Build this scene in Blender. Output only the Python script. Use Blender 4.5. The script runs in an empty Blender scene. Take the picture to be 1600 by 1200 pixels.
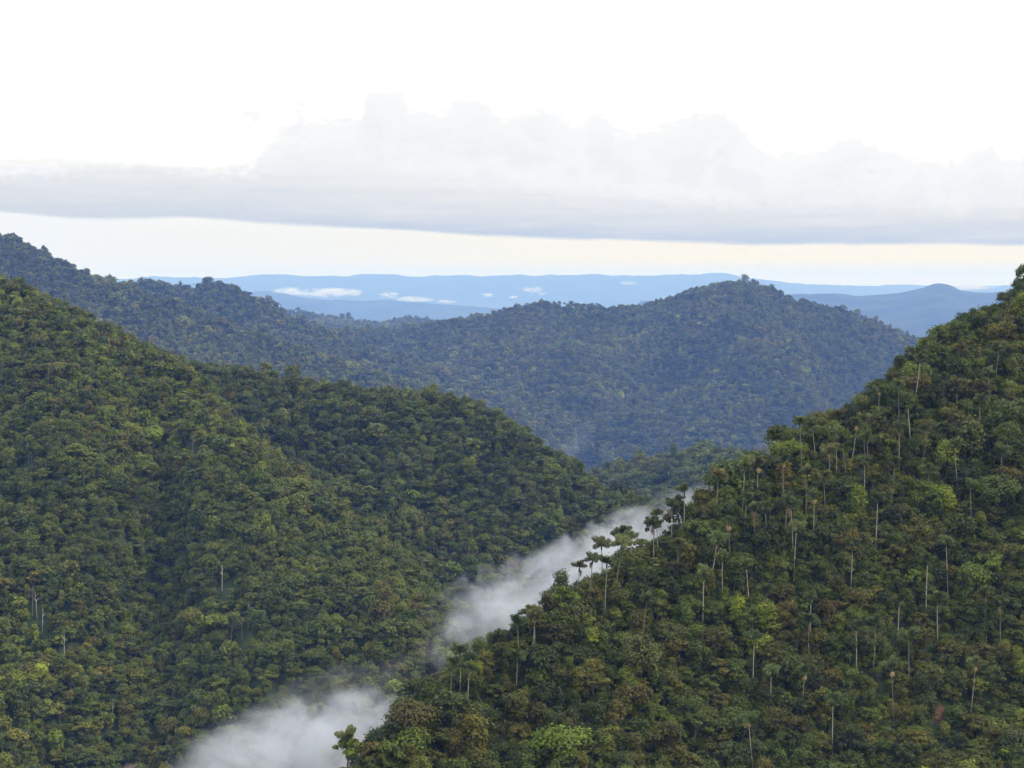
import bpy, math, random
import numpy as np

# ------------------------------------------------------------------ scene, camera, sky, sun, exposure
S = bpy.context.scene
COL = S.collection
random.seed(7)
rng = np.random.default_rng(11)
R_ = math.radians

CAM_Z = 900.0                      # metres above the far lowland
FPX = 2986.0                       # focal length in pixels of a 1600 px wide frame (30 degrees)
HOR = 436.0                        # row of the true horizon in that frame
PITCH = math.atan((600.0 - HOR) / FPX)

cd = bpy.data.cameras.new('camera')
cd.sensor_fit = 'HORIZONTAL'
cd.angle = 2 * math.atan(800.0 / FPX)
cd.clip_start = 1.0
cd.clip_end = 700000.0
cam = bpy.data.objects.new('camera', cd)
COL.objects.link(cam)
cam.location = (0, 0, CAM_Z)
cam.rotation_euler = (math.pi / 2 - PITCH, 0, 0)
S.camera = cam

SUN_EL, SUN_AZ = R_(46), R_(92)    # azimuth measured from +Y (view direction) towards +X (right)
sl = bpy.data.lights.new('sun', 'SUN')
sl.energy = 2.6
sl.angle = R_(16)
sl.color = (1.0, 0.90, 0.72)
sun = bpy.data.objects.new('sun', sl)
COL.objects.link(sun)
sun.location = (0, 0, CAM_Z + 2000)
sun.rotation_euler = (math.pi / 2 - SUN_EL, 0, math.pi - SUN_AZ)

S.view_settings.view_transform = 'Standard'
S.view_settings.look = 'None'
S.view_settings.exposure = 0.0
S.view_settings.gamma = 1.0
S.render.engine = 'CYCLES'
cy = S.cycles
cy.use_denoising = True
cy.max_bounces = 6
cy.diffuse_bounces = 3
cy.glossy_bounces = 1
cy.transmission_bounces = 2
cy.transparent_max_bounces = 8
cy.volume_bounces = 1
cy.volume_step_rate = 1.0
cy.use_adaptive_sampling = True
cy.adaptive_threshold = 0.015
cy.caustics_reflective = False
cy.caustics_refractive = False


class NT:
    """small wrapper for writing node trees"""
    def __init__(self, tree):
        self.t = tree
        tree.nodes.clear()

    def n(self, kind, **kw):
        nd = self.t.nodes.new(kind)
        for k, v in kw.items():
            setattr(nd, k, v)
        return nd

    def link(self, a, b):
        self.t.links.new(a, b)

    def put(self, sock, v):
        if isinstance(v, bpy.types.NodeSocket):
            self.link(v, sock)
        else:
            sock.default_value = v

    def math(self, op, a, b=0.0, c=0.0, clamp=False):
        nd = self.n('ShaderNodeMath', operation=op, use_clamp=clamp)
        for i, v in enumerate((a, b, c)):
            self.put(nd.inputs[i], v)
        return nd.outputs[0]

    def smooth(self, v, a, b, to0=0.0, to1=1.0):
        nd = self.n('ShaderNodeMapRange', interpolation_type='SMOOTHSTEP')
        for i, x in enumerate((v, a, b, to0, to1)):
            self.put(nd.inputs[i], x)
        return nd.outputs[0]

    def mix(self, f, a, b, mode='MIX'):
        nd = self.n('ShaderNodeMix', data_type='RGBA', blend_type=mode)
        self.put(nd.inputs[0], f)
        for i, v in ((6, a), (7, b)):
            if isinstance(v, tuple) and len(v) == 3:
                v = v + (1.0,)
            self.put(nd.inputs[i], v)
        return nd.outputs[2]

    def noise(self, vec, scale, detail=4.0, rough=0.5, dist=0.0):
        nd = self.n('ShaderNodeTexNoise')
        if vec is not None:
            self.link(vec, nd.inputs['Vector'])
        nd.inputs['Scale'].default_value = scale
        nd.inputs['Detail'].default_value = detail
        nd.inputs['Roughness'].default_value = rough
        nd.inputs['Distortion'].default_value = dist
        return nd.outputs[0]

    def combine(self, x, y, z):
        nd = self.n('ShaderNodeCombineXYZ')
        for i, v in enumerate((x, y, z)):
            self.put(nd.inputs[i], v)
        return nd.outputs[0]

    def curve(self, v, pts):
        """a float curve through pts (both axes 0..1)"""
        nd = self.n('ShaderNodeFloatCurve')
        c = nd.mapping.curves[0]
        while len(c.points) > 2:
            c.points.remove(c.points[1])
        c.points[0].location = pts[0]
        c.points[1].location = pts[-1]
        for p in pts[1:-1]:
            c.points.new(*p)
        nd.mapping.update()
        self.put(nd.inputs['Value'], v)
        return nd.outputs[0]


def build_world():
    w = bpy.data.worlds.new('World')
    S.world = w
    w.use_nodes = True
    t = NT(w.node_tree)
    out = t.n('ShaderNodeOutputWorld')
    tc = t.n('ShaderNodeTexCoord')
    sep = t.n('ShaderNodeSeparateXYZ')
    t.link(tc.outputs['Generated'], sep.inputs[0])
    x, y, z = sep.outputs
    az = t.math('ARCTAN2', x, y)                     # radians to the right of the view axis
    el = t.math('ARCSINE', z)
    # degrees-like units: 1 unit = one 1/2986 rad
    au = t.math('MULTIPLY_ADD', az, FPX, 800.0)      # runs from 0 to 1600 over the frame
    eu = t.math('MULTIPLY', el, FPX)                 # height above the horizon
    a01 = t.math('MULTIPLY_ADD', au, 1 / 2400.0, 400 / 2400.0, clamp=True)

    def cv(pts, vmax):
        p = [((px + 400) / 2400.0, (HOR - py) / vmax) for px, py in pts]
        return t.math('MULTIPLY', t.curve(a01, p), vmax)
    # cloud noise in (azimuth, elevation) on the sky
    pv = t.combine(t.math('MULTIPLY', au, 0.01), t.math('MULTIPLY', eu, 0.016), 0.0)
    sv = t.combine(t.math('MULTIPLY', au, 0.0022), t.math('MULTIPLY', eu, 0.016), 3.7)
    billow = t.math('SUBTRACT', t.math('ABSOLUTE', t.math('MULTIPLY_ADD', t.noise(pv, 3.6, 2.0, 0.5, 0.2), 2.0, -1.0)), 0.22)
    puff = t.math('SUBTRACT', t.math('MULTIPLY', t.math('SUBTRACT', t.noise(pv, 5.0, 4.0, 0.5, 0.3), 0.5), 0.8), t.math('MULTIPLY', billow, 0.75))
    soft = t.math('SUBTRACT', t.noise(sv, 1.7, 5.0, 0.55, 0.4), 0.5)
    # --- open sky: thin bright overcast, cream near the horizon on the right, bluish on the left
    strip = t.mix(t.smooth(au, 250.0, 1250.0), (0.90, 0.925, 0.89), t.mix(t.smooth(eu, 14.0, 52.0), (1.0, 0.945, 0.60), (0.99, 0.945, 0.80)))
    low = t.mix(t.smooth(eu, 4.0, 34.0), (0.80, 0.90, 0.98), strip)
    zen = t.mix(t.smooth(eu, 350.0, 2000.0), (1.16, 1.16, 1.15), (1.30, 1.50, 1.88))
    sky = t.mix(t.smooth(eu, 60.0, 190.0), low, zen)
    # --- veil on the left
    veil = t.math('MULTIPLY', t.smooth(t.math('ADD', eu, t.math('MULTIPLY', soft, 60.0)), 215.0, 165.0), t.smooth(au, 330.0, 60.0))
    sky = t.mix(t.math('MULTIPLY', veil, 0.8), sky, (0.90, 0.935, 0.965))
    glow = t.math('MULTIPLY', t.math('MULTIPLY', t.smooth(eu, 300.0, 200.0), t.smooth(eu, 110.0, 150.0)), t.math('MULTIPLY', t.smooth(au, -200.0, 150.0), t.smooth(au, 520.0, 330.0)))
    sky = t.mix(t.math('MULTIPLY', glow, t.smooth(soft, -0.1, 0.2)), sky, (0.99, 0.955, 0.88))
    # --- cumulus behind
    top = cv([(-400, 240), (395, 262), (405, 250), (440, 212), (480, 192), (560, 180), (590, 138), (628, 140), (640, 168), (690, 172), (720, 152), (760, 156), (785, 180),
              (850, 165), (905, 190), (930, 178), (980, 205), (1050, 188), (1105, 174), (1140, 182), (1165, 212), (1200, 236), (1260, 240), (1320, 218), (1370, 234), (1430, 250), (1480, 252),
              (1520, 232), (1560, 250), (1600, 232), (1750, 190), (2000, 230)], 420.0)
    base = cv([(-400, 330), (0, 334), (150, 346), (300, 344), (400, 351), (600, 361), (800, 371), (1000, 378), (1200, 383), (1600, 387), (2000, 388)], 420.0)
    h = t.math('SUBTRACT', eu, t.math('MULTIPLY_ADD', soft, 16.0, base))
    dt = t.math('SUBTRACT', t.math('MULTIPLY_ADD', puff, 46.0, top), eu)
    m = t.math('MULTIPLY', t.smooth(dt, -6.0, 16.0), t.smooth(t.math('MULTIPLY_ADD', puff, 60.0, au), 388.0, 424.0))
    m = t.math('MULTIPLY', m, t.smooth(h, 0.0, 14.0))
    body = t.mix(t.smooth(dt, 0.0, 70.0), (0.945, 0.955, 0.965), (0.875, 0.89, 0.905))
    big = t.noise(pv, 1.3, 5.0, 0.55, 0.8)
    body = t.mix(t.math('MULTIPLY', t.smooth(big, 0.40, 0.62), 0.55), body, (0.955, 0.96, 0.965))
    body = t.mix(t.math('MULTIPLY', t.smooth(puff, -0.02, -0.22), 0.55), body, (0.83, 0.855, 0.885))
    sky = t.mix(m, sky, body)
    # small torn puffs beside it
    for (cx, cy_, rx, ry) in ((398, 187, 34, 20), (470, 182, 20, 30), (452, 206, 34, 16)):
        dx = t.math('DIVIDE', t.math('SUBTRACT', au, float(cx)), float(rx))
        dy = t.math('DIVIDE', t.math('SUBTRACT', eu, HOR - cy_), float(ry))
        rr = t.math('SQRT', t.math('ADD', t.math('MULTIPLY', dx, dx), t.math('MULTIPLY', dy, dy)))
        k = t.smooth(t.math('MULTIPLY_ADD', puff, 2.0, rr), 1.15, 0.3)
        sky = t.mix(t.math('MULTIPLY', k, 0.75), sky, (0.90, 0.905, 0.93))
    # --- stratus bank in front: flat shaded base, soft top
    crest = cv([(-400, 262), (0, 268), (100, 262), (200, 252), (330, 262), (420, 252), (520, 246), (640, 262), (800, 285), (1000, 300), (2000, 310)], 420.0)
    dtop = t.math('SUBTRACT', t.math('ADD', t.math('MULTIPLY_ADD', soft, 70.0, crest), t.math('MULTIPLY', puff, 40.0)), eu)
    ms = t.math('MULTIPLY', t.smooth(h, -3.0, 6.0), t.smooth(dtop, -10.0, 34.0))
    h2 = t.math('MULTIPLY_ADD', soft, 70.0, h)
    dark = t.mix(t.smooth(au, 0.0, 700.0), (0.64, 0.69, 0.76), (0.53, 0.61, 0.72))
    sh = t.mix(t.smooth(h2, 0.0, 40.0), dark, (0.735, 0.765, 0.80))
    sh = t.mix(t.smooth(h2, 22.0, 115.0), sh, (0.875, 0.89, 0.905))
    streaks = t.math('SUBTRACT', t.noise(t.combine(t.math('MULTIPLY', au, 0.0035), t.math('MULTIPLY', eu, 0.045), 9.1), 2.2, 6.0, 0.6, 0.5), 0.5)
    sh = t.mix(t.math('MULTIPLY', t.smooth(streaks, 0.0, 0.25), 0.28), sh, (0.90, 0.91, 0.92))
    sh = t.mix(t.math('MULTIPLY', t.smooth(streaks, 0.0, -0.22), t.math('MULTIPLY', t.smooth(h2, 130.0, 10.0), 0.6)), sh, (0.66, 0.715, 0.785))
    sky = t.mix(ms, sky, sh)
    cloud_bg = t.n('ShaderNodeBackground')
    t.link(sky, cloud_bg.inputs[0])
    cloud_bg.inputs[1].default_value = 1.0
    ns = t.n('ShaderNodeTexSky', sky_type='NISHITA', sun_disc=False)
    ns.sun_elevation = SUN_EL
    ns.sun_rotation = SUN_AZ
    ns.altitude = 1200
    nbg = t.n('ShaderNodeBackground')
    t.link(ns.outputs[0], nbg.inputs[0])
    nbg.inputs[1].default_value = 0.1
    mx = t.n('ShaderNodeMixShader')
    # blue sky shows between the clouds only high overhead
    gap = t.math('MULTIPLY', t.smooth(eu, 1500.0, 3000.0), t.smooth(t.noise(tc.outputs['Generated'], 3.0, 4.0), 0.5, 0.62))
    t.link(t.math('SUBTRACT', 1.0, t.math('MULTIPLY', gap, 0.6)), mx.inputs[0])
    t.link(nbg.outputs[0], mx.inputs[1])
    t.link(cloud_bg.outputs[0], mx.inputs[2])
    t.link(mx.outputs[0], out.inputs[0])
    w.cycles.sampling_method = 'MANUAL'
    w.cycles.sample_map_resolution = 512


build_world()

# ------------------------------------------------------------------ helpers
CP, SP = math.cos(PITCH), math.sin(PITCH)


def ray(px, py):
    """slope (x/y, z/y) of the view ray through a point of the 1600x1200 frame"""
    a = (np.asarray(px, float) - 800) / FPX
    b = -(np.asarray(py, float) - 600) / FPX
    yy = CP + b * SP
    return a / yy, (b * CP - SP) / yy


def at(px, py, D):
    sx, sz = ray(px, py)
    return np.stack(np.broadcast_arrays(sx * D, D * np.ones_like(sx), CAM_Z + sz * D), -1)


def project(P):
    P = np.asarray(P, float)
    x, y, z = P[..., 0], P[..., 1], P[..., 2] - CAM_Z
    d = y * CP - z * SP
    return 800 + FPX * x / d, 600 - FPX * (z * CP + y * SP) / d


def tag(o, label=None, category=None, group=None, kind=None):
    if label: o['label'] = label
    if category: o['category'] = category
    if group: o['group'] = group
    if kind: o['kind'] = kind
    return o


def mesh(name, V, F, mat=None, attr=None, smooth=False):
    """mesh from numpy arrays; F is (n,4) or (n,3) or a list of such arrays"""
    me = bpy.data.meshes.new(name)
    V = np.asarray(V, np.float32)
    Fs = F if isinstance(F, list) else [F]
    Fs = [np.asarray(f, np.int32) for f in Fs if len(f)]
    loops = np.concatenate([f.ravel() for f in Fs])
    tot = np.concatenate([np.full(len(f), f.shape[1], np.int32) for f in Fs])
    me.vertices.add(len(V)); me.vertices.foreach_set('co', V.ravel())
    me.loops.add(len(loops)); me.loops.foreach_set('vertex_index', loops)
    me.polygons.add(len(tot))
    me.polygons.foreach_set('loop_start', np.concatenate([[0], np.cumsum(tot)[:-1]]).astype(np.int32))
    me.polygons.foreach_set('loop_total', tot)
    me.polygons.foreach_set('use_smooth', np.full(len(tot), smooth))
    me.update(calc_edges=True)
    for k, v in (attr or {}).items():
        a = me.attributes.new(k, 'FLOAT', 'POINT')
        a.data.foreach_set('value', np.asarray(v, np.float32))
    if mat: me.materials.append(mat)
    return me


def link(name, me, parent=None):
    o = bpy.data.objects.new(name, me)
    COL.objects.link(o)
    if parent: o.parent = parent
    return o


def hash2(ix, iy, seed):
    h = (ix.astype(np.int64) * 374761393 + iy.astype(np.int64) * 668265263 + seed * 974634777) & 0xFFFFFFFF
    h = ((h ^ (h >> 13)) * 1274126177) & 0xFFFFFFFF
    return ((h ^ (h >> 16)) & 0xFFFF) / 65535.0


def vnoise(x, y, seed=0):
    ix, iy = np.floor(x), np.floor(y)
    fx, fy = x - ix, y - iy
    fx, fy = fx * fx * (3 - 2 * fx), fy * fy * (3 - 2 * fy)
    a, b = hash2(ix, iy, seed), hash2(ix + 1, iy, seed)
    c, d = hash2(ix, iy + 1, seed), hash2(ix + 1, iy + 1, seed)
    return (a + (b - a) * fx) * (1 - fy) + (c + (d - c) * fx) * fy


def fbm(x, y, scale, octaves=4, seed=0, ridge=False):
    v, amp, tot = 0, 1.0, 0
    for k in range(octaves):
        n = vnoise(x / scale * 2 ** k + 17.3 * k, y / scale * 2 ** k - 9.1 * k, seed + k)
        v = v + amp * ((1 - abs(2 * n - 1)) if ridge else n)
        tot += amp
        amp *= 0.5
    return v / tot


def pchip(xs, ys, xq):
    """monotone cubic through (xs, ys)"""
    xs, ys = np.asarray(xs, float), np.asarray(ys, float)
    h = np.diff(xs); d = np.diff(ys) / h
    m = np.zeros_like(ys)
    m[0], m[-1] = d[0], d[-1]
    for i in range(1, len(xs) - 1):
        if d[i - 1] * d[i] > 0:
            w1, w2 = 2 * h[i] + h[i - 1], h[i] + 2 * h[i - 1]
            m[i] = (w1 + w2) / (w1 / d[i - 1] + w2 / d[i])
    i = np.clip(np.searchsorted(xs, xq) - 1, 0, len(xs) - 2)
    t = np.clip((xq - xs[i]) / h[i], 0, 1)
    return ((2 * t ** 3 - 3 * t ** 2 + 1) * ys[i] + (t ** 3 - 2 * t ** 2 + t) * h[i] * m[i]
            + (-2 * t ** 3 + 3 * t ** 2) * ys[i + 1] + (t ** 3 - t ** 2) * h[i] * m[i + 1])


# ------------------------------------------------------------------ materials
def new_mat(name):
    m = bpy.data.materials.new(name)
    m.use_nodes = True
    return m, NT(m.node_tree)


def leaf_material(name, stops, bright=1.0, translucent=0.22, patch=0.35, patch_scale=0.012, spread=0.6):
    m, t = new_mat(name)
    out = t.n('ShaderNodeOutputMaterial')
    oi = t.n('ShaderNodeObjectInfo')
    rmp = t.n('ShaderNodeValToRGB')
    rmp.color_ramp.interpolation = 'LINEAR'
    el = rmp.color_ramp.elements
    while len(el) > 1: el.remove(el[0])
    el[0].position = stops[0][0]; el[0].color = (*stops[0][1], 1)
    for p, c in stops[1:]:
        e = el.new(p); e.color = (*c, 1)
    nz = t.noise(oi.outputs['Location'], patch_scale, 3.0, 0.55)
    # species grow in patches: the hill-wide noise pulls the pick of the ramp
    pick = t.math('ADD', t.math('MULTIPLY', oi.outputs['Random'], 1 - patch), t.math('MULTIPLY', t.smooth(nz, 0.36, 0.64), patch))
    t.link(pick, rmp.inputs[0])
    col = t.mix(1.0, rmp.outputs[0], oi.outputs['Color'], 'MULTIPLY')
    at_ = t.n('ShaderNodeAttribute', attribute_name='leafv')
    val = t.math('MULTIPLY_ADD', at_.outputs['Fac'], 0.75, 0.62)
    hv = t.n('ShaderNodeHueSaturation')
    t.link(t.math('MULTIPLY_ADD', at_.outputs['Fac'], 0.03, 0.485), hv.inputs['Hue'])
    wn = t.n('ShaderNodeTexWhiteNoise', noise_dimensions='3D')
    t.link(oi.outputs['Location'], wn.inputs['Vector'])
    t.link(t.math('MULTIPLY', t.math('MULTIPLY', val, bright), t.math('MULTIPLY_ADD', wn.outputs['Value'], spread, 1 - spread / 2)), hv.inputs['Value'])
    t.link(col, hv.inputs['Color'])
    p = t.n('ShaderNodeBsdfPrincipled')
    t.link(hv.outputs[0], p.inputs['Base Color'])
    p.inputs['Roughness'].default_value = 0.55
    p.inputs['Specular IOR Level'].default_value = 0.25
    tr = t.n('ShaderNodeBsdfTranslucent')
    t.link(hv.outputs[0], tr.inputs[0])
    mx = t.n('ShaderNodeMixShader')
    mx.inputs[0].default_value = translucent
    t.link(p.outputs[0], mx.inputs[1]); t.link(tr.outputs[0], mx.inputs[2])
    t.link(mx.outputs[0], out.inputs[0])
    return m


GREENS = [(0.0, (0.042, 0.054, 0.009)), (0.14, (0.079, 0.097, 0.010)), (0.30, (0.104, 0.104, 0.013)), (0.42, (0.057, 0.077, 0.010)),
          (0.55, (0.123, 0.130, 0.013)), (0.68, (0.082, 0.106, 0.010)), (0.80, (0.134, 0.106, 0.015)), (0.90, (0.125, 0.149, 0.012)), (0.96, (0.161, 0.169, 0.014)), (1.0, (0.246, 0.263, 0.017))]
M_LEAF = leaf_material('broad_leaves', GREENS, 1.12)
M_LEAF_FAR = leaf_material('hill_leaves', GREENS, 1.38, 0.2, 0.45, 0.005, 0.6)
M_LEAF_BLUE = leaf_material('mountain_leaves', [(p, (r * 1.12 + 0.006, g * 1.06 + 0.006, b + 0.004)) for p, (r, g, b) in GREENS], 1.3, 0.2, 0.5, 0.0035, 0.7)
M_FROND = leaf_material('palm_fronds', [(0.0, (0.110, 0.135, 0.034)), (0.4, (0.155, 0.165, 0.046)), (0.7, (0.120, 0.152, 0.038)), (1.0, (0.185, 0.155, 0.046))], 1.1, 0.2, 0.1)


def bark_material(name, a, b, scale=1.4):
    m, t = new_mat(name)
    out = t.n('ShaderNodeOutputMaterial')
    tc = t.n('ShaderNodeTexCoord')
    mp = t.n('ShaderNodeMapping')
    mp.inputs['Scale'].default_value = (1, 1, 0.45)
    t.link(tc.outputs['Object'], mp.inputs[0])
    n = t.noise(mp.outputs[0], scale, 5.0, 0.6)
    oi = t.n('ShaderNodeObjectInfo')
    c = t.mix(t.smooth(n, 0.35, 0.65), a, b)
    hv = t.n('ShaderNodeHueSaturation')
    t.link(t.math('MULTIPLY_ADD', oi.outputs['Random'], 0.8, 0.55), hv.inputs['Value'])
    t.link(c, hv.inputs['Color'])
    p = t.n('ShaderNodeBsdfPrincipled')
    t.link(hv.outputs[0], p.inputs['Base Color'])
    p.inputs['Roughness'].default_value = 0.85
    t.link(p.outputs[0], out.inputs[0])
    return m


M_BARK = bark_material('grey_bark', (0.07, 0.06, 0.042), (0.14, 0.12, 0.09))
M_PALM_BARK = bark_material('pale_palm_bark', (0.22, 0.19, 0.125), (0.42, 0.37, 0.27), 0.8)
M_SNAG = bark_material('bleached_wood', (0.30, 0.27, 0.20), (0.44, 0.40, 0.31), 0.8)


def plain_material(name, a, b, scale, rough=0.9, coord='Object', detail=6.0):
    m, t = new_mat(name)
    out = t.n('ShaderNodeOutputMaterial')
    if coord == 'World':
        vec = t.n('ShaderNodeNewGeometry').outputs['Position']
    else:
        vec = t.n('ShaderNodeTexCoord').outputs[coord]
    n = t.noise(vec, scale, detail, 0.6)
    p = t.n('ShaderNodeBsdfPrincipled')
    t.link(t.mix(t.smooth(n, 0.32, 0.68), a, b), p.inputs['Base Color'])
    p.inputs['Roughness'].default_value = rough
    p.inputs['Specular IOR Level'].default_value = 0.1
    t.link(p.outputs[0], out.inputs[0])
    return m


M_SOIL = plain_material('shaded_undergrowth', (0.030, 0.042, 0.014), (0.062, 0.078, 0.026), 0.25, coord='World')
M_FARHILL = plain_material('far_forest', (0.020, 0.034, 0.014), (0.060, 0.080, 0.032), 0.035, coord='World')
M_FARRANGE = plain_material('distant_forest', (0.022, 0.036, 0.014), (0.055, 0.068, 0.030), 0.0016, coord='World', detail=9.0)
M_PLAIN = plain_material('lowland_forest', (0.030, 0.045, 0.020), (0.070, 0.085, 0.040), 0.0012, coord='World')
M_REDEARTH = plain_material('red_earth', (0.060, 0.040, 0.020), (0.17, 0.085, 0.048), 0.9)
M_TANEARTH = plain_material('tan_earth', (0.30, 0.20, 0.13), (0.42, 0.30, 0.20), 0.5)
M_FLOWER = plain_material('palm_flowers', (0.40, 0.25, 0.10), (0.56, 0.39, 0.18), 3.0)
M_DRYFLOWER = plain_material('dry_palm_sheath', (0.19, 0.115, 0.06), (0.31, 0.19, 0.10), 3.0)

# ------------------------------------------------------------------ terrain
CANOPY = 10.0                       # canopy height above ground that the measured outlines include


HILL_LABELS = {
    'right_hill': 'steep near hillside falling from the upper right to the lower middle',
    'left_hill': 'near hillside filling the left edge with a gully down its face',
    'middle_hill': 'rounded spur behind the near left hillside ending above the mist',
    'valley_knoll': 'low hazy knoll between the mist streak and the mountain',
    'left_ridge': 'high bluish ridge descending from the left edge of the photo',
    'shoulder_ridge': 'small bumpy bluish ridge in front of the saddle',
    'central_mountain': 'broad blue-green mountain in the middle distance with a rounded summit',
    'blue_forest_hill': 'dark blue hill just showing behind the saddle',
    'distant_blue_ridge': 'long flat blue ridge behind the saddle with white cloud above',
    'distant_blue_peak': 'blue peak between the central mountain and the near right slope',
    'pale_far_range': 'palest range along the horizon'}


class Hill:
    """A hill as ground height over (azimuth, distance). rows: outlines from the foot up to the crest, each a list of
    (px, py, distance) of its canopy; the slope behind the crest falls away."""
    def __init__(self, name, rows, x0, x1, ncol, nfront, back, relief, canopy=CANOPY, seed=0, smooth=1.2, foot_z=None):
        self.name = name
        px = np.linspace(x0, x1, ncol)
        self.px0, self.px1, self.ncol = x0, x1, ncol
        D, Z = [], []
        for r in rows:
            r = sorted(r)
            xs = [p[0] for p in r]
            py = pchip(xs, [p[1] for p in r], np.clip(px, xs[0], xs[-1]))
            d = pchip(xs, [p[2] for p in r], np.clip(px, xs[0], xs[-1]))
            P = at(px, py, d)
            D.append(d); Z.append(P[:, 2] - canopy)
        crest_i = len(rows) - 1
        for dd, dz in back:
            D.append(D[crest_i] + dd); Z.append(Z[crest_i] - dz)
        D, Z = np.array(D), np.array(Z)
        t = np.arange(len(D), dtype=float)
        v = np.concatenate([np.linspace(0, crest_i, nfront), np.linspace(crest_i, len(D) - 1, 8 * len(back) + 1)[1:]])
        self.crest_row = nfront - 1
        G, H = np.empty((len(v), ncol)), np.empty((len(v), ncol))
        for c in range(ncol):
            G[:, c] = pchip(t, D[:, c], v)
            H[:, c] = pchip(t, Z[:, c], v)
        sx, _ = ray(px, np.full(ncol, HOR))
        self.X, self.Y, self.Z = sx[None] * G, G, H
        # spurs and gullies: fade to little at the crest so that the outline stays
        amp, sc = relief
        k = np.clip(np.abs(v - crest_i) * 1.6, 0.04, 1.0)[:, None]
        n = fbm(self.X, self.Y * 0.6, sc, 4, seed, True) - 0.62
        n2 = fbm(self.X + 300, self.Y, sc * 0.35, 3, seed + 31) - 0.5
        bump = k * (amp * n * 2.0 + amp * 0.5 * n2)
        near = np.clip(np.abs(v - crest_i) * 1.2, 0, 1)[:, None] * (v <= crest_i)[:, None]
        self.Z = self.Z + np.where(bump > 0, bump * near, bump)
        self.sx = sx

    def ground(self, x, y):
        """ground height at points, and signed row position (front < crest < back); nan outside"""
        s = x / y
        fc = np.interp(s, self.sx, np.arange(self.ncol), left=np.nan, right=np.nan)
        z = np.full(len(x), np.nan); row = np.full(len(x), np.nan)
        ok = ~np.isnan(fc)
        ci = np.clip(np.round(fc[ok]).astype(int), 0, self.ncol - 1)
        Yc = self.Y[:, ci]
        yy = y[ok]
        inside = (yy >= Yc[0]) & (yy <= Yc[-1])
        i = np.clip((Yc <= yy[None]).sum(0) - 1, 0, len(self.Y) - 2)
        ar = np.arange(len(ci))
        f = (yy - Yc[i, ar]) / np.maximum(Yc[i + 1, ar] - Yc[i, ar], 1e-6)
        Zc = self.Z[:, ci]
        zz = Zc[i, ar] * (1 - f) + Zc[i + 1, ar] * f
        zz[~inside] = np.nan
        z[ok] = zz
        rr = i + f; rr[~inside] = np.nan
        row[ok] = rr
        return z, row

    def build(self, mat, label=None):
        nr, nc = self.X.shape
        # below the frame the slope runs on down to the lowland
        f0 = np.clip((self.Y[0] - 0.55 * self.Z[0]) / self.Y[0], 0.45, 1.0)
        X = np.vstack([self.X[0] * f0, self.X]); Y = np.vstack([self.Y[0] * f0, self.Y]); Z = np.vstack([self.Z[0] * 0 - 5, self.Z])
        X = np.vstack([X, X[-1] * 1.05]); Y = np.vstack([Y, Y[-1] * 1.05]); Z = np.vstack([Z, Z[-1] * 0 - 5])
        nr += 2
        V = np.stack([X, Y, Z], -1).reshape(-1, 3)
        r, c = np.meshgrid(np.arange(nr - 1), np.arange(nc - 1), indexing='ij')
        i = (r * nc + c).ravel()
        F = np.stack([i, i + 1, i + nc + 1, i + nc], 1)
        o = link(self.name, mesh(self.name, V, F, mat, smooth=True))
        tag(o, label or HILL_LABELS[self.name], 'hill', kind='structure')
        return o


BACK2 = [(70, 20), (200, 110), (420, 300), (760, 600)]
BACK = [(40, 12), (110, 60), (230, 160), (420, 330)]
H_RIGHT = Hill('right_hill', [
    [(380, 1680, 344), (545, 1640, 352), (900, 1600, 360), (1300, 1560, 376), (1600, 1540, 384), (2000, 1500, 392)],
    [(380, 1420, 436), (545, 1290, 464), (800, 1240, 480), (1150, 1210, 504), (1600, 1200, 520), (2000, 1190, 528)],
    [(380, 1380, 444), (545, 1240, 480), (800, 1110, 520), (1150, 980, 560), (1600, 840, 596), (2000, 740, 624)],
    [(380, 1360, 452), (500, 1240, 480), (545, 1200, 492), (600, 1150, 504), (632, 1112, 512), (660, 1082, 518), (720, 1052, 528), (760, 1012, 538), (820, 972, 550), (870, 937, 560), (920, 908, 570), (970, 876, 579), (1020, 852, 589),
     (1060, 822, 598), (1100, 787, 606), (1150, 760, 616), (1200, 727, 627), (1222, 700, 632), (1270, 664, 640), (1310, 648, 650), (1370, 607, 664), (1400, 582, 670), (1450, 542, 682), (1500, 507, 693),
     (1570, 466, 709), (1600, 440, 716), (1700, 385, 736), (2000, 250, 784)]],
    380, 1950, 330, 110, [(32, 10), (88, 48), (184, 128), (336, 264)], (7.0, 72.0), canopy=6.2, seed=3)
H_LEFT = Hill('left_hill', [
    [(-400, 1600, 800), (300, 1600, 800), (600, 1640, 800), (900, 1700, 800)],
    [(-400, 1260, 930), (0, 1260, 930), (200, 1270, 950), (300, 1260, 925), (600, 1300, 940), (900, 1420, 930)],
    [(-400, 760, 1190), (0, 790, 1175), (120, 800, 1150), (240, 880, 1160), (330, 900, 1086), (450, 930, 1060), (560, 980, 1050), (690, 1050, 1020), (900, 1250, 980)],
    [(-400, 300, 1560), (-250, 335, 1520), (0, 433, 1440), (40, 445, 1435), (100, 480, 1420), (150, 505, 1408), (200, 536, 1396), (250, 560, 1378), (300, 585, 1350), (360, 650, 1300), (430, 715, 1260), (540, 800, 1200), (640, 880, 1150), (690, 935, 1120), (740, 1040, 1090), (900, 1230, 1020)]],
    -400, 900, 300, 120, BACK, (34.0, 190.0), canopy=7.0, seed=8)
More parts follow.
